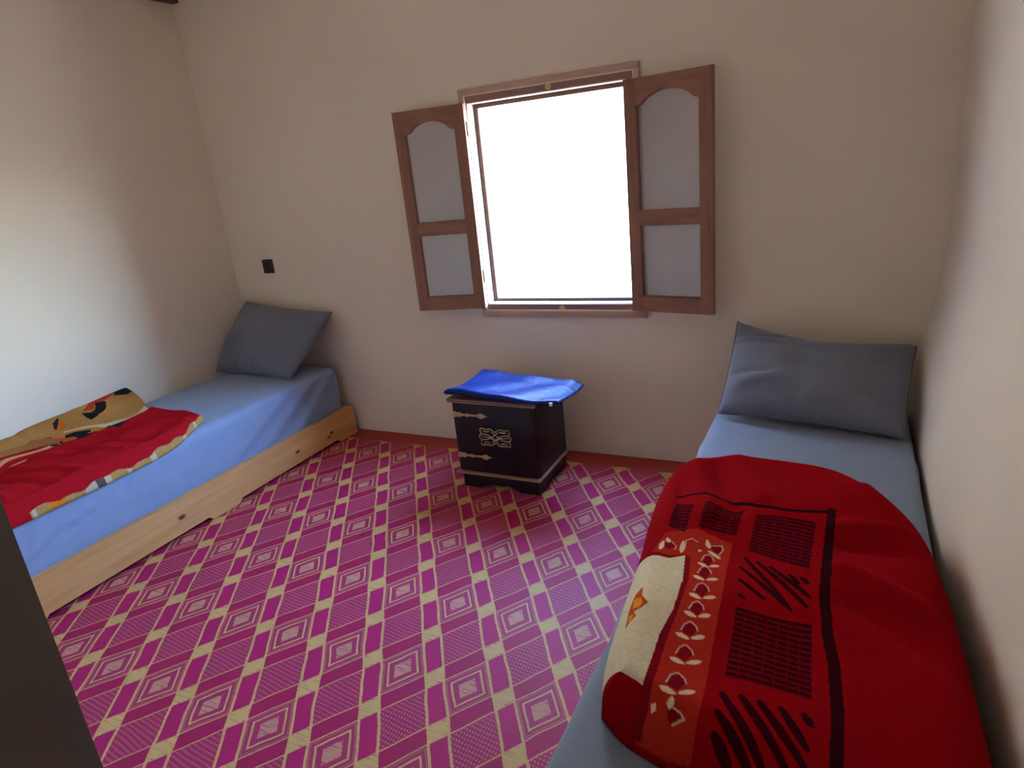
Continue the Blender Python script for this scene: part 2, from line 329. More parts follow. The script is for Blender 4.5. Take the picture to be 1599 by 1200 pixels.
RP=dict(border=[(3.108,-1.328),(3.154,-1.315),(3.201,-1.323),(3.242,-1.309),(3.324,-1.353),(3.405,-1.361),(3.512,-1.338)],
border2=[(3.51,-1.333),(3.507,-1.475),(3.505,-1.71),(3.515,-1.824),(3.529,-1.909),(3.537,-2.045),(3.537,-2.152)],
orange=[(3.119,-1.584),(3.127,-1.548),(3.199,-1.5),(3.288,-1.527),(3.296,-1.659),(3.304,-1.755),(3.31,-1.887),(3.317,-1.996),(3.322,-2.101),(3.319,-2.145),(3.315,-2.166),(3.199,-2.133),(3.224,-2.128),(3.227,-2.103),(3.226,-2.054),(3.219,-1.959),(3.222,-1.858),(3.219,-1.729),(3.196,-1.626),(3.158,-1.644),(3.111,-1.63)],
stripe=[(3.194,-1.633),(3.207,-1.635),(3.226,-1.743),(3.228,-1.867),(3.225,-1.967),(3.23,-2.051),(3.23,-2.118),(3.221,-2.138),(3.199,-2.133),(3.212,-2.104),(3.213,-2.06),(3.209,-1.945),(3.218,-1.859),(3.213,-1.747)],
cream=[(3.118,-1.65),(3.161,-1.656),(3.194,-1.633),(3.214,-1.746),(3.219,-1.859),(3.213,-1.943),(3.213,-2.021),(3.214,-2.088),(3.173,-2.073),(3.12,-2.031),(3.115,-2.007),(3.123,-1.978),(3.126,-1.892),(3.116,-1.753)],
flower=[[(3.135,-1.799),(3.143,-1.836),(3.164,-1.863),(3.153,-1.884),(3.141,-1.895),(3.151,-1.91),(3.142,-1.927),(3.137,-1.947),(3.126,-1.881),(3.124,-1.824)],[(3.142,-1.845),(3.153,-1.866),(3.149,-1.88),(3.135,-1.882),(3.127,-1.845)],[(3.144,-1.904),(3.143,-1.92),(3.137,-1.928),(3.133,-1.903)]],
leaves=[[(3.253,-1.669),(3.231,-1.656)],[(3.258,-1.665),(3.276,-1.649)],[(3.258,-1.737),(3.234,-1.723)],[(3.264,-1.733),(3.284,-1.718)],[(3.265,-1.811),(3.24,-1.799)],[(3.271,-1.807),(3.293,-1.794)],[(3.266,-1.871),(3.242,-1.862)],[(3.272,-1.868),(3.293,-1.857)],[(3.265,-1.937),(3.24,-1.929)],[(3.271,-1.933),(3.293,-1.921)],[(3.27,-2.007),(3.244,-2.0)],[(3.276,-2.003),(3.299,-1.99)],[(3.273,-2.092),(3.245,-2.084)],[(3.28,-2.089),(3.305,-2.075)],[(3.229,-1.539),(3.24,-1.573)],[(3.242,-1.587),(3.273,-1.611)],[(3.129,-1.586),(3.13,-1.621)],[(3.136,-1.57),(3.144,-1.586)],[(3.177,-1.57),(3.182,-1.621)],[(3.26,-2.12),(3.264,-2.139)],[(3.27,-2.099),(3.268,-2.115)],[(3.234,-2.14),(3.255,-2.145)],[(3.255,-2.144),(3.259,-2.142)],[(3.267,-2.146),(3.292,-2.154)],[(3.236,-2.113),(3.242,-2.117)],[(3.219,-1.595),(3.225,-1.597)]],
arcs=[[(3.235,-1.641),(3.237,-1.614),(3.245,-1.603),(3.257,-1.616),(3.262,-1.631)],[(3.239,-1.706),(3.241,-1.678),(3.249,-1.665),(3.262,-1.681),(3.268,-1.698)],[(3.246,-1.785),(3.249,-1.759),(3.258,-1.748),(3.272,-1.763),(3.277,-1.778)],[(3.248,-1.85),(3.252,-1.83),(3.261,-1.821),(3.274,-1.832),(3.278,-1.844)],[(3.246,-1.916),(3.25,-1.896),(3.26,-1.887),(3.273,-1.898),(3.278,-1.909)],[(3.25,-1.985),(3.254,-1.964),(3.263,-1.954),(3.277,-1.965),(3.283,-1.977)],[(3.252,-2.071),(3.255,-2.046),(3.266,-2.035),(3.281,-2.047),(3.287,-2.06)],[(3.124,-1.599),(3.134,-1.584),(3.151,-1.583),(3.165,-1.597),(3.164,-1.614)],[(3.186,-1.604),(3.183,-1.563),(3.195,-1.55),(3.21,-1.56)],[(3.243,-1.561),(3.267,-1.547),(3.273,-1.565),(3.268,-1.594)],[(3.275,-2.114),(3.289,-2.12),(3.297,-2.128),(3.277,-2.133)]],
blobs=[[(3.237,-1.645),(3.239,-1.617),(3.248,-1.609),(3.26,-1.63),(3.255,-1.661)],[(3.241,-1.711),(3.243,-1.68),(3.252,-1.672),(3.266,-1.698),(3.261,-1.729)],[(3.248,-1.789),(3.251,-1.762),(3.261,-1.755),(3.275,-1.778),(3.268,-1.804)],[(3.25,-1.853),(3.254,-1.831),(3.264,-1.826),(3.277,-1.843),(3.269,-1.865)],[(3.248,-1.919),(3.252,-1.898),(3.263,-1.891),(3.276,-1.908),(3.268,-1.93)],[(3.251,-1.989),(3.256,-1.965),(3.267,-1.959),(3.281,-1.976),(3.273,-2.0)],[(3.254,-2.075),(3.258,-2.048),(3.269,-2.04),(3.285,-2.059),(3.277,-2.086)],[(3.129,-1.597),(3.152,-1.588),(3.163,-1.601),(3.149,-1.618)],[(3.243,-1.564),(3.266,-1.553),(3.27,-1.566),(3.265,-1.594),(3.25,-1.578)],[(3.264,-2.115),(3.285,-2.118),(3.294,-2.127),(3.273,-2.132),(3.267,-2.127)]],
quads=[([(3.331,-1.394),(3.476,-1.393),(3.471,-1.619),(3.329,-1.544)],13,6),([(3.339,-1.807),(3.486,-1.804),(3.496,-2.021),(3.348,-2.017)],13,7),([(3.115,-1.375),(3.167,-1.387),(3.173,-1.531),(3.125,-1.516)],9,3),([(3.196,-1.376),(3.296,-1.364),(3.294,-1.491),(3.198,-1.492)],9,4)],
diagB=[[(3.327,-1.58),(3.443,-1.771)],[(3.324,-1.631),(3.432,-1.76)],[(3.357,-1.593),(3.473,-1.755)],[(3.329,-1.693),(3.389,-1.753)],[(3.338,-1.759),(3.349,-1.77)],[(3.388,-1.614),(3.478,-1.726)],[(3.432,-1.645),(3.452,-1.678)],[(3.457,-1.656),(3.471,-1.676)]],
diagD=[[(3.351,-2.065),(3.43,-2.181)],[(3.383,-2.061),(3.464,-2.179)],[(3.415,-2.066),(3.491,-2.173)],[(3.449,-2.066),(3.494,-2.139)],[(3.486,-2.065),(3.498,-2.085)],[(3.351,-2.111),(3.409,-2.181)],[(3.351,-2.146),(3.379,-2.178)]])
LP=dict(black=[[(0.031,-1.101),(0.057,-1.061),(0.11,-1.099),(0.165,-1.183),(0.162,-1.219),(0.08,-1.211),(0.11,-1.179),(0.082,-1.139)],[(0.004,-0.97),(0.004,-0.88),(0.06,-0.9),(0.07,-0.947),(0.041,-1.0)],[(0.06,-1.342),(0.033,-1.303),(0.041,-1.299),(0.073,-1.325),(0.113,-1.361),(0.102,-1.366)],[(0.137,-1.434),(0.154,-1.416),(0.214,-1.438),(0.25,-1.48),(0.222,-1.498)],[(0.201,-1.379),(0.209,-1.338),(0.247,-1.279),(0.298,-1.321),(0.29,-1.36),(0.258,-1.409)],[(0.273,-1.224),(0.264,-1.197),(0.303,-1.211),(0.34,-1.25),(0.3,-1.27)]],
red=[[(0.008,-1.12),(0.008,-0.95),(0.03,-1.0),(0.05,-1.07),(0.042,-1.11),(0.085,-1.15),(0.076,-1.2)]],
orange=[[(0.065,-1.32),(0.07,-1.304),(0.115,-1.313),(0.126,-1.344),(0.112,-1.354)],[(0.17,-1.417),(0.202,-1.386),(0.249,-1.407),(0.262,-1.44),(0.238,-1.449)],[(0.27,-1.302),(0.267,-1.267),(0.31,-1.29),(0.315,-1.32),(0.3,-1.329)]],
cream=[[(0.249,-1.034),(0.217,-0.969),(0.338,-0.985),(0.38,-1.054),(0.378,-1.119),(0.334,-1.19),(0.243,-1.243),(0.166,-1.363),(0.15,-1.353),(0.217,-1.251),(0.264,-1.146)]])

# ------------------------------------------------------------------ the room
W, H_, T = 3.872, 2.78, .19           # right wall, ceiling, thickness of the back wall
OX0, OX1, OZ0, OZ1 = 1.825, 2.617, .811, 1.798     # clear window opening
def structure(name, mat, *boxes):
    bm = bmesh.new()
    for a in boxes: box(bm, *a)
    return tag(obj(name, bm, mat), kind='structure')
structure('floor', CONC, (-.2, W+.2, -3.75, T, -.15, 0))
structure('ceiling', CEIL, (-.2, W+.2, -3.75, T, H_, H_+.2))
structure('wall_left', PLASTER, (-.2, 0, -3.75, 0, 0, H_))
def wall_x(y, z): return 3.862 - .092*sstep(1.15, .38, z)*(1-.36*sstep(-1.05, -1.9, y))     # earth wall, thicker towards its foot
bm = bmesh.new(); box(bm, W, W+.2, -3.75, 0, 0, H_)
gy, gz = np.linspace(-3.75, 0, 60), np.r_[np.linspace(0, 1.3, 40), np.linspace(1.35, H_, 6)]
gv = [[bm.verts.new((float(wall_x(y, z)), y, z)) for y in gy] for z in gz]
for i in range(len(gz)-1):
    for j in range(len(gy)-1): bm.faces.new((gv[i][j], gv[i][j+1], gv[i+1][j+1], gv[i+1][j]))
tag(obj('wall_right', bm, PLASTER, smooth=False, autos=30), kind='structure')
structure('wall_back', PLASTER, (-.2, OX0, 0, T, 0, H_), (OX1, W+.2, 0, T, 0, H_), (OX0, OX1, 0, T, 0, OZ0), (OX0, OX1, 0, T, OZ1, H_))
structure('wall_front', PLASTER, (0, 2.432, -2.87, -2.62, 0, H_))          # beside the doorway the picture is taken from
dr = tag(empty('door_1', (2.44, -2.75, 0)), kind='structure')
boxobj('jamb', JAMB, dr, 2.4325, 2.447, -2.875, -2.618, 0.0005, H_-.3, bev=.002)
structure('wall_entry', PLASTER, (0, W, -3.75, -3.6, 0, H_))
structure('ground', SAND, (-60, 64, T+.02, 120, -.5, -.3))
# unseen slope added outside on the left, cuts sky light on the right wall
az = np.radians(np.linspace(-96, 40, 90)); rr_ = np.linspace(9, 60, 50); AZ, RR = np.meshgrid(az, rr_)
HH = np.interp(np.degrees(AZ), [-96, -80, -20, 0, 18, 40], [34, 38, 30, 17, 6, 2])*sstep(8.5, 48, RR)**.9
HH = HH + np.array([[noise.noise(Vector((r*math.sin(a)*.12, r*math.cos(a)*.12, 2))) for a in az] for r in rr_])*1.6*sstep(9, 16, RR) - .32
tag(gridmesh('sky_blocking_slope', np.stack([2.2+RR*np.sin(AZ), .3+np.abs(RR*np.cos(AZ)), HH], -1), BLOCK_SLOPE), kind='structure')
bm = bmesh.new(); box(bm, .001, .05, -2.6, -.001, 2.548, 2.64, bev=.006)
tag(obj('trim_1', bm, BEAM), kind='structure')

# window: casing, frame, reveal, outer frame, two sashes opened inward
win = tag(empty('window_1', (2.23, 0, .75)), kind='structure')
CX0, CX1, CZ0, CZ1, cw = 1.790, 2.681, .745, 1.861, .032
for n, a in (('casing_board', (CX0, CX1, -.018, -.0005, CZ1-.028, CZ1)), ('casing_board', (CX0, CX1, -.018, -.0005, CZ0, CZ0+.034)),
             ('casing_board', (CX0, CX0+.026, -.018, -.0005, CZ0+.034, CZ1-.028)), ('casing_board', (CX1-.026, CX1, -.018, -.0005, CZ0+.034, CZ1-.028))):
    boxobj(n, CASING, win, *a, bev=.003)
a0, a1, b0, b1 = CX0+.026, CX1-.026, CZ0+.034, CZ1-.028
for n, a in (('lit_edge_strip', (a0, a1, -.015, -.0005, b1-.005, b1)), ('lit_edge_strip', (a0, a1, -.015, -.0005, b0, b0+.005)),
             ('lit_edge_strip', (a0, a0+.005, -.015, -.0005, b0+.005, b1-.005)), ('lit_edge_strip', (a1-.005, a1, -.015, -.0005, b0+.005, b1-.005))):
    boxobj(n, LIT_EDGE, win, *a)  # pale strips paint the lit inner edge of the casing
for n, a in (('frame_bar', (a0+.005, a1-.005, -.007, -.0005, OZ1, b1-.005)), ('frame_bar', (a0+.005, a1-.005, -.007, -.0005, b0+.005, OZ0)),
             ('frame_bar', (a0+.005, OX0, -.007, -.0005, OZ0, OZ1)), ('frame_bar', (OX1, a1-.005, -.007, -.0005, OZ0, OZ1))):
    boxobj(n, FRAMEH, win, *a)
e = .0008
for a in ((OX0+e, OX0+.003, .001, T-.001, OZ0+.003, OZ1-.003), (OX1-.003, OX1-e, .001, T-.001, OZ0+.003, OZ1-.003),
          (OX0+e, OX1-e, .001, T-.001, OZ0+e, OZ0+.003), (OX0+e, OX1-e, .001, T-.001, OZ1-.003, OZ1-e)):
    boxobj('reveal', REVEAL, win, *a)
q0, q1, s0, s1 = OX0+.0035, OX1-.0035, OZ0+.0035, OZ1-.0035
for a in ((q0, q0+.022, .055, .07, s0, s1), (q1-.022, q1, .055, .07, s0, s1), (q0+.022, q1-.022, .055, .07, s0, s0+.015), (q0+.022, q1-.022, .055, .07, s1-.02, s1)):
    boxobj('outer_frame_bar', OUTER, win, *a, bev=.002)
for (x, z, h) in ((2.258, 1.815, .026), (2.244, .793, .022)):
    bm = bmesh.new(); n = 10
    prism(bm, [(x+.015*math.cos(t)*(1.0), z+h/2*max(-.95, math.sin(t))) for t in [2*math.pi*k/14 for k in range(14)]], lambda a, b_, t: (a, t, b_), -.012, -.007)
    kp = obj('latch_keeper', bm, BRASS, win)
    for dx in (-.007, .007):
        bm = bmesh.new(); bmesh.ops.create_uvsphere(bm, u_segments=8, v_segments=6, radius=.0028, matrix=Matrix.Translation((x+dx, -.0125, z)))
        obj('screw', bm, EDGE, kp, smooth=True)
def sash(hx, hy, ang, width, z0, z1, side, label):
    """side -1: leaf runs to the left of its hinge; the leaf is swung into the room"""
    s = empty('sash', (0, 0, 0), win); s.location = Vector((hx, hy, z0)) - win.location
    s['label'] = label
    dx, dy = side*math.cos(ang), -math.sin(ang); nx, ny = -math.sin(ang)*side, -math.cos(ang)      # n: room side
    f = lambda a, z, t: (hx + dx*a + nx*t, hy + dy*a + ny*t, z0 + z)
    hgt = z1-z0; sw_ = .056; th = .028
    def piece(name, poly, t0=0, t1=th, m=SASHV, bv=.003):
        bm = bmesh.new(); prism(bm, poly, f, t0, t1)
        if bv: bmesh.ops.bevel(bm, geom=[e_ for e_ in bm.edges if e_.calc_face_angle(0) > 1.0], offset=bv, segments=1, affect='EDGES')
        return obj(name, bm, m, s)
    piece('stile', [(0, 0), (sw_, 0), (sw_, hgt), (0, hgt)]); piece('stile', [(width-sw_, 0), (width, 0), (width, hgt), (width-sw_, hgt)])
    rr = lambda z_0, z_1: [(sw_, z_0), (width-sw_, z_0), (width-sw_, z_1), (sw_, z_1)]
    piece('bottom_rail', rr(0, .066), m=SASHH); piece('middle_rail', rr(.398, .452), m=SASHH)
    zb = hgt-.108; zp = hgt-.058; ww = width-2*sw_
    arch = [(sw_, zb), (sw_+.010, zb), (sw_+.022, zb+.004), (sw_+.032, zb+.012)]
    for k in range(0, 17):
        u = .036+(ww-.072)*k/16; arch.append((sw_+u, zb+.018+(zp-zb-.018)*math.sin(math.pi*k/16)**.8))
    arch += [(width-sw_-.032, zb+.012), (width-sw_-.022, zb+.004), (width-sw_-.010, zb), (width-sw_, zb)]
    piece('top_rail', arch + [(width-sw_, hgt), (sw_, hgt)], m=SASHH, bv=0)
    for z_0, z_1 in ((.066, .398), (.452, zp+.01)):
        for a, t_1 in (((sw_, z_0, z_0+.008), 0), ((sw_, z_1-.008, z_1), 1)):
            if not (z_0 > .4 and t_1): piece('glazing_bead', [(a[0], a[1]), (width-sw_, a[1]), (width-sw_, a[2]), (a[0], a[2])], .012, .022, SASHH, 0)
        piece('pane', [(sw_-.004, z_0-.004), (width-sw_+.004, z_0-.004), (width-sw_+.004, z_1+.004), (sw_-.004, z_1+.004)], .008, .011, GLASS, 0)
    for zz in (.13, hgt-.15):
        bm = bmesh.new(); c0 = Vector(f(-.004, zz, .004)); tube(bm, [c0, c0+Vector((0, 0, .07))], .006, 8); obj('hinge', bm, OLDBRASS, s)
sash(1.826, -.024, math.radians(10), .375, .80, 1.797, -1, 'left wooden sash with two panes and a scalloped top rail')
sash(2.624, -.024, math.radians(12), .392, .79, 1.790, 1, 'right wooden sash with two panes and a scalloped top rail')

# wall switch
sw_o = tag(empty('wall_switch', (.305, 0, 1.05)), 'small square dark brown switch on the wall above the pillow', 'switch')
boxobj('cover_plate', SWITCH, sw_o, .262, .348, -.009, -.0005, 1.008, 1.094, bev=.004)
boxobj('rocker', SWITCH, sw_o, .279, .331, -.014, -.0085, 1.025, 1.077, bev=.003)

# mat
bm = bmesh.new(); box(bm, .004, 3.752, -2.6, -.004, .0005, .005)
tag(obj('woven_mat', bm, MAT), 'magenta and yellow diamond-patterned woven mat with red border covering the floor', 'mat')
FZ = .0055

# ------------------------------------------------------------------ beds
def bed(x0, x1, y0, y1, label, left_board_out):
    root = tag(empty('bed_frame', ((x0+x1)/2, (y0+y1)/2, FZ)), label, 'bed', 'low pine beds')
    L = y0-y1; th = .026; hz = .191
    def rail(xa, xb):
        p = [(y0, FZ), (y0-.16, FZ), (y0-.185, FZ+.022), (y0-.93, FZ+.022), (y0-.955, FZ), (y0-1.115, FZ), (y0-1.14, FZ+.022), (y1+.155, FZ+.022), (y1+.13, FZ), (y1, FZ), (y1, hz-.02), (y1+.02, hz), (y0-.03, hz), (y0-.008, hz-.015), (y0, hz-.05)]
        bm = bmesh.new(); prism(bm, p, lambda a, b_, t: (t, a, b_), xa, xb)
        bmesh.ops.bevel(bm, geom=[e_ for e_ in bm.edges if e_.calc_face_angle(0) > 1.2], offset=.004, segments=2, affect='EDGES')
        return obj('side_board', bm, PINE, root)
    rail(x0, x0+th); rail(x1-th, x1)
    boxobj('head_board', PINE2, root, x0+th, x1-th, y0-.035, y0-.01, FZ+.022, hz-.01, bev=.003)
    boxobj('foot_board', PINE2, root, x0+th, x1-th, y1+.01, y1+.035, FZ+.022, hz-.01, bev=.003)
    for k in range(9):
        yy = y1+.08+(L-.25)*k/8
        boxobj('slat', PINE2, root, x0+th, x1-th, yy, yy+.09, .10, .122)
    return root
bed(.006, .811, -.045, -2.10, 'low pine bed frame along the left wall beside the light switch', 1)
bed(3.005, 3.757, -.10, -2.40, 'low pine bed frame against the right wall under the red folded blanket', 0)

def mattress(x0, x1, y0, y1, z0, z1, r, mat, label, seed, folds):
    nx, ny, nz = 46, 130, 18
    def face(A, B, f): return np.array([[f(a, b_) for a in A] for b_ in B])
    ax = np.linspace(x0, x1, nx); ay = np.linspace(y1, y0, ny); az = np.linspace(z0, z1, nz)
    bm = bmesh.new(); cache = {}
    def vert(i, j, k):
        key = (i, j, k)
        if key not in cache:
            p = np.array((ax[i], ay[j], az[k])); lo = np.array((x0+r, y1+r, z0+r)); hi = np.array((x1-r, y0-r, z1-r))
            c_ = np.clip(p, lo, hi); d = p-c_; n = np.linalg.norm(d)
            if n > 1e-9: p = c_ + d/n*r
            q = Vector(p); nn = Vector(d/n) if n > 1e-9 else Vector((0, 0, 1))
            top = max(0, nn.z); side = 1-top
            dis = (noise.noise(Vector((q.x*3+seed, q.y*3, q.z*3)))*.006*top + noise.noise(Vector((q.x*9, q.y*9+seed, q.z*9)))*.0018)
            for (ya, za, yb, zb_, amp, w_) in folds:
                dy, dz = yb-ya, zb_-za; Ls = dy*dy+dz*dz
                tt = ((q.y-ya)*dy+(q.z-za)*dz)/Ls; tc_ = min(1, max(0, tt))
                dd = math.hypot(q.y-ya-tc_*dy, q.z-za-tc_*dz); dis += side*amp*math.exp(-(dd/w_)**2)
            if p[2] > z0+.02: q = q + nn*dis
            cache[key] = bm.verts.new(q)
        return cache[key]
    I, J, K = nx-1, ny-1, nz-1
    for i in range(I):
        for j in range(J):
            for k in (0, K): bm.faces.new([vert(i, j, k), vert(i+1, j, k), vert(i+1, j+1, k), vert(i, j+1, k)])
        for k in range(K):
            for j in (0, J): bm.faces.new([vert(i, j, k), vert(i+1, j, k), vert(i+1, j, k+1), vert(i, j, k+1)])
    for j in range(J):
        for k in range(K):
            for i in (0, I): bm.faces.new([vert(i, j, k), vert(i, j+1, k), vert(i, j+1, k+1), vert(i, j, k+1)])
    return tag(obj('mattress', bm, mat, smooth=True), label, 'mattress')
mattress(.034, .772, -.075, -2.07, .123, .4465, .045, SHEET, 'mattress in a light blue sheet on the bed by the left wall', 1.3,
         [(-.12, .44, -.50, .18, .013, .022), (-.20, .43, -.62, .18, -.012, .02), (-.30, .43, -.75, .19, .011, .022), (-.40, .43, -.88, .19, -.010, .024), (-.52, .42, -1.0, .19, .008, .03), (-1.66, .315, -1.82, .285, -.014, .010), (-1.82, .285, -2.0, .22, -.012, .012), (-1.66, .335, -1.98, .25, .010, .014), (-1.45, .40, -1.52, .33, -.006, .012), (-1.85, .40, -1.9, .3, .005, .012)])
mattress(3.052, 3.756, -.13, -2.37, .123, .4465, .04, SHEET2, 'mattress in a light blue sheet on the bed by the right wall', 7.7,
         [(-.7, .42, -1.0, .2, .006, .02), (-1.6, .43, -2.1, .3, .008, .02), (-1.8, .43, -2.3, .3, -.007, .02)])

def pillow(name, BL, BR, TR, TL, nrm, front, back, label, wr, mat, bow=.05, sag=0):
    """soft cushion through four corner points; nrm = outward face direction"""
    n = 64; u = np.linspace(-1, 1, n); U, V = np.meshgrid(u, u)
    BL, BR, TR, TL = [np.array(p, float) for p in (BL, BR, TR, TL)]; nrm = np.array(nrm, float); nrm /= np.linalg.norm(nrm)
    # edges bow inward between the corners, as on a filled pillowcase
    Uc = U*(1-bow*(1-V**2)); Vc = V*(1-.05*(1-U**2))
    a, b_ = (Uc+1)/2, (Vc+1)/2
    P = (1-a)[..., None]*(1-b_)[..., None]*BL + a[..., None]*(1-b_)[..., None]*BR + a[..., None]*b_[..., None]*TR + (1-a)[..., None]*b_[..., None]*TL
    prof = np.clip((1-U**2)*(1-V**2), 0, 1)**.42
    P[..., 2] -= sag*(1-np.abs(U+.1)**1.6).clip(0)*np.clip((V+1)/2, 0, 1)**2
    P[..., 1] -= .35*sag*(1-U**2)*np.clip((V+1)/2, 0, 1)**2
    ns = np.array([[noise.noise(Vector((x*2.2+wr, y*2.2, wr))) for x in u] for y in u])*.012
    cr = np.zeros_like(U)
    for (x0, y0, x1, y1, amp, w_) in ([(-1, .55, -.45, .68, -.012, .06), (-1, .45, -.5, .5, .010, .06), (-1, -.35, -.5, -.28, -.010, .06), (-.9, -.6, -.4, -.35, .008, .1), (.95, -.6, .5, -.55, -.006, .05), (-.2, -1, -.1, -.6, -.006, .05), (.25, -1, .2, -.65, .006, .05)] if wr > 2 else [(-.3, -1, -.25, -.6, -.006, .06), (.1, -1, .1, -.6, .006, .05), (.4, -1, .3, -.55, -.006, .05), (.95, .9, .3, .3, .006, .12), (-.9, -.9, -.3, -.4, .006, .1)]):
        dx, dy = x1-x0, y1-y0; t = np.clip(((U-x0)*dx+(V-y0)*dy)/(dx*dx+dy*dy), 0, 1)
        cr += amp*np.exp(-(np.hypot(U-x0-t*dx, V-y0-t*dy)/w_)**2)
    Fr = P + nrm*(front*prof + (ns+cr)*np.clip(prof*1.6, 0, 1))[..., None]
    Bk = P - nrm*(back*prof)[..., None]
    bm = bmesh.new(); vf = [[bm.verts.new(Fr[i, j]) for j in range(n)] for i in range(n)]
    vb = [[vf[i][j] if i in (0, n-1) or j in (0, n-1) else bm.verts.new(Bk[i, j]) for j in range(n)] for i in range(n)]
    for i in range(n-1):
        for j in range(n-1):
            bm.faces.new((vf[i][j], vf[i][j+1], vf[i+1][j+1], vf[i+1][j])); bm.faces.new((vb[i][j], vb[i+1][j], vb[i+1][j+1], vb[i][j+1]))
    rim = [P[0, j] for j in range(n)] + [P[i, -1] for i in range(1, n)] + [P[-1, j] for j in range(n-2, -1, -1)] + [P[i, 0] for i in range(n-2, 0, -1)]
    root = tag(empty(name, tuple(((BL+BR)/2).tolist())), label, 'pillow')
    obj('pillowcase', bm, mat, root, smooth=True)
    bm = bmesh.new(); tube(bm, rim, .0035, 5, True); obj('seam', bm, mat, root, smooth=True)
    return root
pillow('pillow', (.02, -.325, .462), (.690, -.395, .462), (.795, -.06, .776), (.103, -.055, .838), (.0, -.80, .60), .10, .045,
       'slate blue pillow leaning in the corner on the left bed', 1.0, PILLOW, bow=-.03)
pillow('pillow', (3.080, -.475, .470), (3.722, -.570, .463), (3.778, -.075, .655), (3.095, -.065, .752), (.02, -.60, .80), .125, .035,
       'wide slate blue pillow with creased left end on the right bed', 4.0, PILLOW, bow=.02, sag=.055)

# ------------------------------------------------------------------ blankets
def blanket(name, sides, hf, edges, nu, nv, label, paint, zlow):
    far, rgt, near, lft = sides
    ease = lambda n: (lambda t: .65*t+.35*(.5-.5*np.cos(np.pi*t)))(np.linspace(0, 1, n))
    XY = coons(far, rgt, near, lft, ease(nu), ease(nv)); X = XY.reshape(-1, 2)
    bd = np.vstack([catmull(c_, 80) if not rv else catmull(c_, 80)[::-1] for c_, rv in edges])
    d = bdist(X, bd); Z = hf(X[:, 0], X[:, 1], d)
    P = np.c_[X, np.maximum(Z, zlow)].reshape(nv, nu, 3)
    return tag(gridmesh(name, P, FLEECE, close_z=zlow, col=paint(X, d)), label, 'blanket')
def paint_right(X, d):
    red = np.array((.29, .0016, .006)); C = np.tile(red, (len(X), 1))
    def put(mask, c, soft=None): C[mask] = c
    def stroke(pts, w_, c):
        for a, b_ in zip(pts[:-1], pts[1:]): C[segd(X, a, b_)[0] < w_/2] = c
    dark = (.030, .002, .006); DK = (.038, .0, .005)
    stroke(RP['border'], .013, dark); stroke(RP['border2'], .021, dark)
    put(pip(X, RP['orange']), (.46, .026, .016))
    put(pip(X, [(3.0, -1.66)]+RP['cream'][:8]+[(3.16, -2.06), (3.0, -2.03)]), (.74, .66, .46))
    put(pip(X, RP['stripe']), (.22, .004, .012))
    for k, pl in enumerate(RP['flower']): put(pip(X, pl), (.50, .08, .01) if k == 0 else (.80, .30, .02))
    for pl in RP['blobs']: put(pip(X, pl), (.22, .004, .014))
    for pl in RP['arcs']: stroke(pl, .0032, (.62, .40, .30))
    for a, b_ in RP['leaves']:
        if min(a[1], b_[1]) < -2.12: continue
        dd, t = segd(X, a, b_); put(dd < .0020+.0055*np.sin(np.pi*np.clip(t, .0, 1))**.7*(.5+.5*t), (.78, .62, .40))
    rs = np.random.RandomState(4)
    for q, rows, cols in RP['quads']:
        q = np.array(q)
        put(pip(X, q.tolist()), (.15, .001, .008))
        for r in range(rows):
            for c_ in range(cols):
                v0, v1 = (r+.10)/rows, (r+.62)/rows; u0, u1 = (c_+.0+rs.rand()*.08)/cols, (c_+.88+rs.rand()*.08)/cols
                B = lambda u_, v_: ((1-u_)*(1-v_)*q[0]+u_*(1-v_)*q[1]+u_*v_*q[2]+(1-u_)*v_*q[3]).tolist()
                put(pip(X, [B(u0, v0), B(u1, v0), B(u1, v1), B(u0, v1)]), DK)
    for l, w_ in ((RP['diagB'], .011), (RP['diagD'], .015)):
        for a, b_ in l:
            dd, t = segd(X, a, b_); put(dd < w_/2*(.75+.35*np.sin(np.pi*t)), DK)
    return C
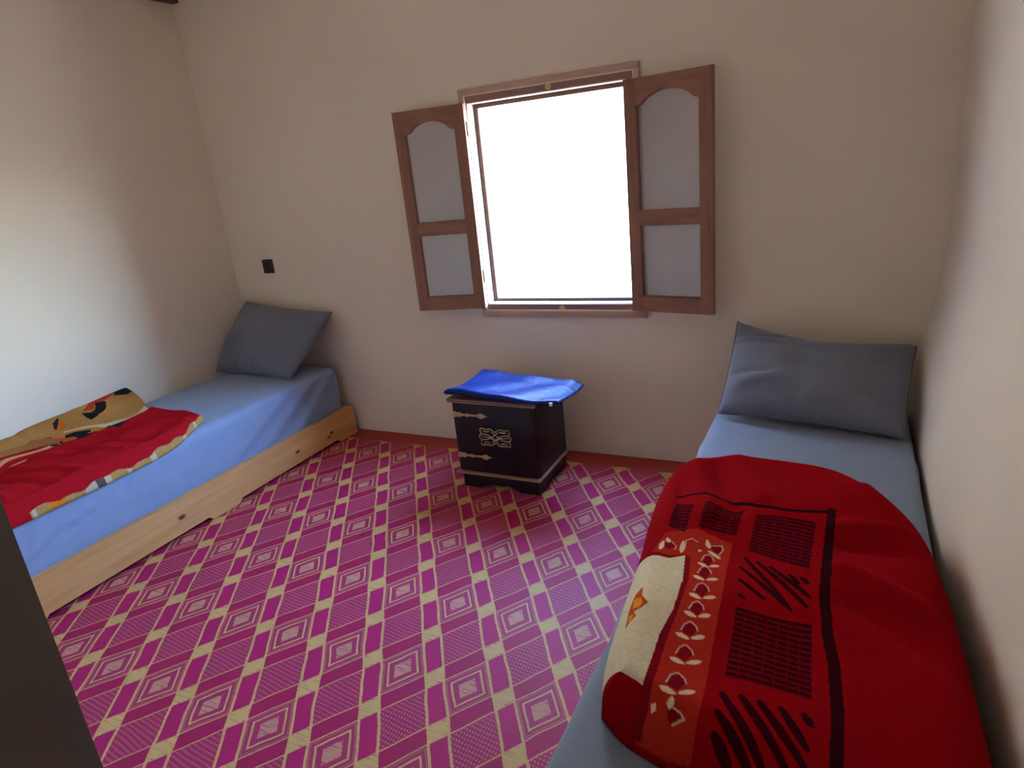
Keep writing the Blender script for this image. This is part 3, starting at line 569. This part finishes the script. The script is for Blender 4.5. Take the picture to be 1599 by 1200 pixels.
def paint_left(X, d):
    C = np.tile(np.array((.45, .225, .065)), (len(X), 1)); x, y = X[:, 0], X[:, 1]
    n_ = np.array([noise.noise(Vector((a*9, b_*4, 0))) for a, b_ in X[::1]])
    C = C*(1+.35*n_)[:, None]
    def put(mask, c): C[mask] = c
    for pl in LP['cream']: put(pip(X, pl), (.66, .52, .33))
    for pl in LP['red']: put(pip(X, pl), (.50, .05, .025))
    for pl in LP['black']: put(pip(X, pl), (.018, .020, .022))
    for pl in LP['orange']: put(pip(X, pl), (.62, .13, .012))
    edge = lb_red(y); m = x > edge
    put(m & ~((x < edge+.0) ), (.40, .008, .014))
    reg = (y < -1.46) & (x > edge-.02) & (x < edge+.13+.1*(-y-1.46)) & (y > -1.95)
    wv = np.sin(70*(x+.5*y)+6*np.sin(14*y)+4*n_) 
    put(reg & (wv > .45), (.62, .25, .12)); put(reg & (wv > .9), (.68, .42, .24))
    dr = bdist(X, catmull(LB_RGT, 80))
    hem = dr < .0075+.003*np.sin(23*y)+.002*np.sin(61*y)
    put(hem, (.44, .25, .08)); put(hem & (np.sin(29*y+3*np.sin(17*y)) > .8), (.54, .42, .26)); put(hem & (np.abs(y+1.60) < .018), (.10, .08, .07)); put(hem & (np.abs(y+1.78) < .03), (.62, .2, .02))
    put((dr < .020) & (y < -1.88), (.40, .008, .014))
    band = (x > edge+.012) & (x < edge+.068+.012*np.sin(40*y)) & (y < -1.17) & (y > -1.49)
    put(band & ((y < -1.275) | (y > -1.235)), (.018, .020, .022)); put(band & (np.hypot(x-edge-.042, y+1.41) < .028), (.60, .10, .012)); put(band & (np.hypot(x-edge-.044, y+1.28) < .022), (.62, .15, .012))
    for pl in LP['black'][3:]: put(pip(X, pl), (.018, .020, .022))
    for pl in LP['orange'][1:]: put(pip(X, pl), (.62, .13, .012))
    return C
blanket('blanket', (RB_FAR, RB_RGT, RB_NEAR, RB_LFT), rb_height, ((RB_FAR, 0), (RB_RGT, 0), (RB_NEAR, 1), (RB_LFT, 1)), 430, 660,
        'thick folded red fleece blanket with black border and cream leaf print on the right bed', paint_right, .4475)
blanket('blanket', (LB_FAR, LB_RGT, LB_NEAR, LB_LFT), lb_height, ((LB_FAR, 0), (LB_RGT, 0), (LB_NEAR, 1)), 380, 520,
        'rumpled red and tan printed blanket with black motifs on the left bed', paint_left, .405)

# ------------------------------------------------------------------ bedside cabinet
ns = tag(empty('bedside_cabinet', (2.06, -.29, FZ)), 'small black lacquered bedside cabinet with brass strap hinges under the window', 'cabinet')
NX0, NX1, NY0, NY1 = 1.848, 2.276, -.525, -.17
boxobj('body', LACQ, ns, NX0, NX1, NY0+.018, NY1, .09, .455, bev=.003)
boxobj('top_board', TOPLACQ, ns, NX0-.016, NX1+.020, NY0-.016, NY1+.004, .4605, .474, bev=.004)
boxobj('top_edging', EDGE, ns, NX0-.014, NX1+.018, NY0-.014, NY1+.002, .4552, .4605)
boxobj('base_moulding', EDGE, ns, NX0-.016, NX1+.012, NY0-.012, NY1, .080, .0898, bev=.004)
# bracket plinth with a scalloped cut-out
def skirt(p0, p1, th, n):
    (xa, ya), (xb, yb) = p0, p1; L = math.hypot(xb-xa, yb-ya); ux, uy = (xb-xa)/L, (yb-ya)/L
    prof = [(0, FZ), (.10, FZ), (.125, FZ+.018), (.16, FZ+.026), (L/2, FZ+.020), (L-.16, FZ+.026), (L-.125, FZ+.018), (L-.10, FZ), (L, FZ), (L, .080), (0, .080)]
    bm = bmesh.new(); prism(bm, prof, lambda a, b_, t: (xa+ux*a+n[0]*t, ya+uy*a+n[1]*t, b_), 0, th); return obj('plinth_board', bm, LACQ, ns)
skirt((NX0+.014, NY0+.006), (NX1-.006, NY0+.006), .018, (0, 1)); skirt((NX1-.006, NY0+.0245), (NX1-.006, NY1-.02), .018, (-1, 0)); skirt((NX0+.014, NY0+.0245), (NX0+.014, NY1-.02), .018, (1, 0))
skirt((NX0+.014, NY1-.018), (NX1-.006, NY1-.018), .016, (0, 1))
door = boxobj('door', LACQ, ns, NX0+.004, NX1-.004, NY0, NY0+.0178, .095, .450, bev=.003)
def strap(zc):
    L = .185; prof = [(0, .010), (.012, .016), (.022, .009), (.034, .015), (.046, .006), (.066, .005), (.078, .010), (.088, .005), (.130, .0045), (.145, .013), (.160, .013), (.168, .006), (.185, .001)]
    pl = [(NX0+.006+a, zc+h) for a, h in prof] + [(NX0+.006+a, zc-h) for a, h in prof[::-1]]
    bm = bmesh.new(); prism(bm, pl, lambda a, b_, t: (a, t, b_), NY0-.0045, NY0-.0005); return obj('strap_hinge', bm, OLDBRASS, door)
strap(.392); strap(.180)
oc, ow, oh = (2.070, .288), .080, .044; bm = bmesh.new()
lobe = [(.0, .62), (.16, .80), (.30, .97), (.60, .90), (.90, .98), (.97, .70), (.86, .36), (.52, .26), (.26, .04), (.0, -.30), (-.22, -.62)]
inn = [(.34, .70), (.60, .62), (.76, .74)]
k_ = 0
for sx in (-1, 1):
    for sz in (-1, 1):
        for pl, r_ in ((lobe, .0032), (inn, .0042)):
            pp = catmull(pl, 26 if pl is lobe else 8); k_ += 1
            tube(bm, [(oc[0]+sx*ow*a, NY0-.004-.0009*math.sin(i*.9+k_), oc[1]+sz*oh*b_) for i, (a, b_) in enumerate(pp)], r_, 6)
for sx in (-1, 1):
    tube(bm, [(oc[0]+sx*ow*a, NY0-.004, oc[1]+oh*b_) for a, b_ in catmull([(.86, .36), (1.02, .16), (1.06, 0), (1.02, -.16), (.86, -.36)], 12)], .0034, 6)
    tube(bm, [(oc[0]+sx*ow*a, NY0-.004, oc[1]+oh*b_) for a, b_ in catmull([(.92, .08), (.6, .0), (.3, -.1), (0, -.45)], 10)], .0026, 6)
obj('knotwork_plate', bm, OLDBRASS, door, smooth=True)

# blue folded plastic sheet on the cabinet
nu, nv = 70, 46
U, V = np.meshgrid(np.linspace(0, 1, nu), np.linspace(0, 1, nv))          # v: front -> back
fl_, fr_, br_, bl_ = [np.array(p) for p in ((1.826, -.556), (2.415, -.535), (2.440, -.285), (1.850, -.200))]
XY = (1-U)[..., None]*(1-V)[..., None]*fl_ + U[..., None]*(1-V)[..., None]*fr_ + U[..., None]*V[..., None]*br_ + (1-U)[..., None]*V[..., None]*bl_
XY[..., 1] += .010*np.sin(5*U+1)*(1-V) + .006*np.sin(7*U)*V
XY[..., 0] += .020*np.sin(math.pi*V)*(1-U)**2
zz = .4755 + .032 + .014*sstep(.35, 0, V)*sstep(.9, 0, U) + .010*sstep(.75, 1, V) - .010*U + .004*np.sin(6*U+3*V) + .0035*np.sin(15*U-7*V) - .022*sstep(.90, 1, U)*V
roll = np.minimum(np.minimum(U*.57, (1-U)*.57), np.minimum(V*.30, (1-V)*.30))
rf = np.sqrt(np.clip(1-(1-np.clip(roll/.02, 0, 1))**2, 0, 1))
over = sstep(2.30, 2.36, XY[..., 0])
thick = .032-.010*over-.016*V
top = zz - (1-rf)*thick*.5; botm = np.maximum(zz - thick + (1-rf)*thick*.5, np.where(XY[..., 0] < 2.305, .4748, .40))
wr_ = tag(empty('plastic_sheet', (2.1, -.38, .475)), 'shiny blue folded plastic sheet lying on the bedside cabinet', 'plastic sheet')
bm = bmesh.new()
A = [[bm.verts.new((*XY[i, j], max(top[i, j], botm[i, j]+.0005))) for j in range(nu)] for i in range(nv)]
B = [[bm.verts.new((*XY[i, j], botm[i, j])) for j in range(nu)] for i in range(nv)]
for i in range(nv-1):
    for j in range(nu-1): bm.faces.new((A[i][j], A[i][j+1], A[i+1][j+1], A[i+1][j])); bm.faces.new((B[i][j], B[i+1][j], B[i+1][j+1], B[i][j+1]))
lp = [(0, j) for j in range(nu)] + [(i, nu-1) for i in range(1, nv)] + [(nv-1, j) for j in range(nu-2, -1, -1)] + [(i, 0) for i in range(nv-2, 0, -1)]
for k in range(len(lp)):
    (i, j), (p, q) = lp[k], lp[(k+1) % len(lp)]; bm.faces.new((A[i][j], B[i][j], B[p][q], A[p][q]))
obj('folded_sheet', bm, FOIL, wr_, smooth=True)
boxobj('paper_tag', WHITE, wr_, 2.372, 2.386, -.549, -.5445, .476, .492)
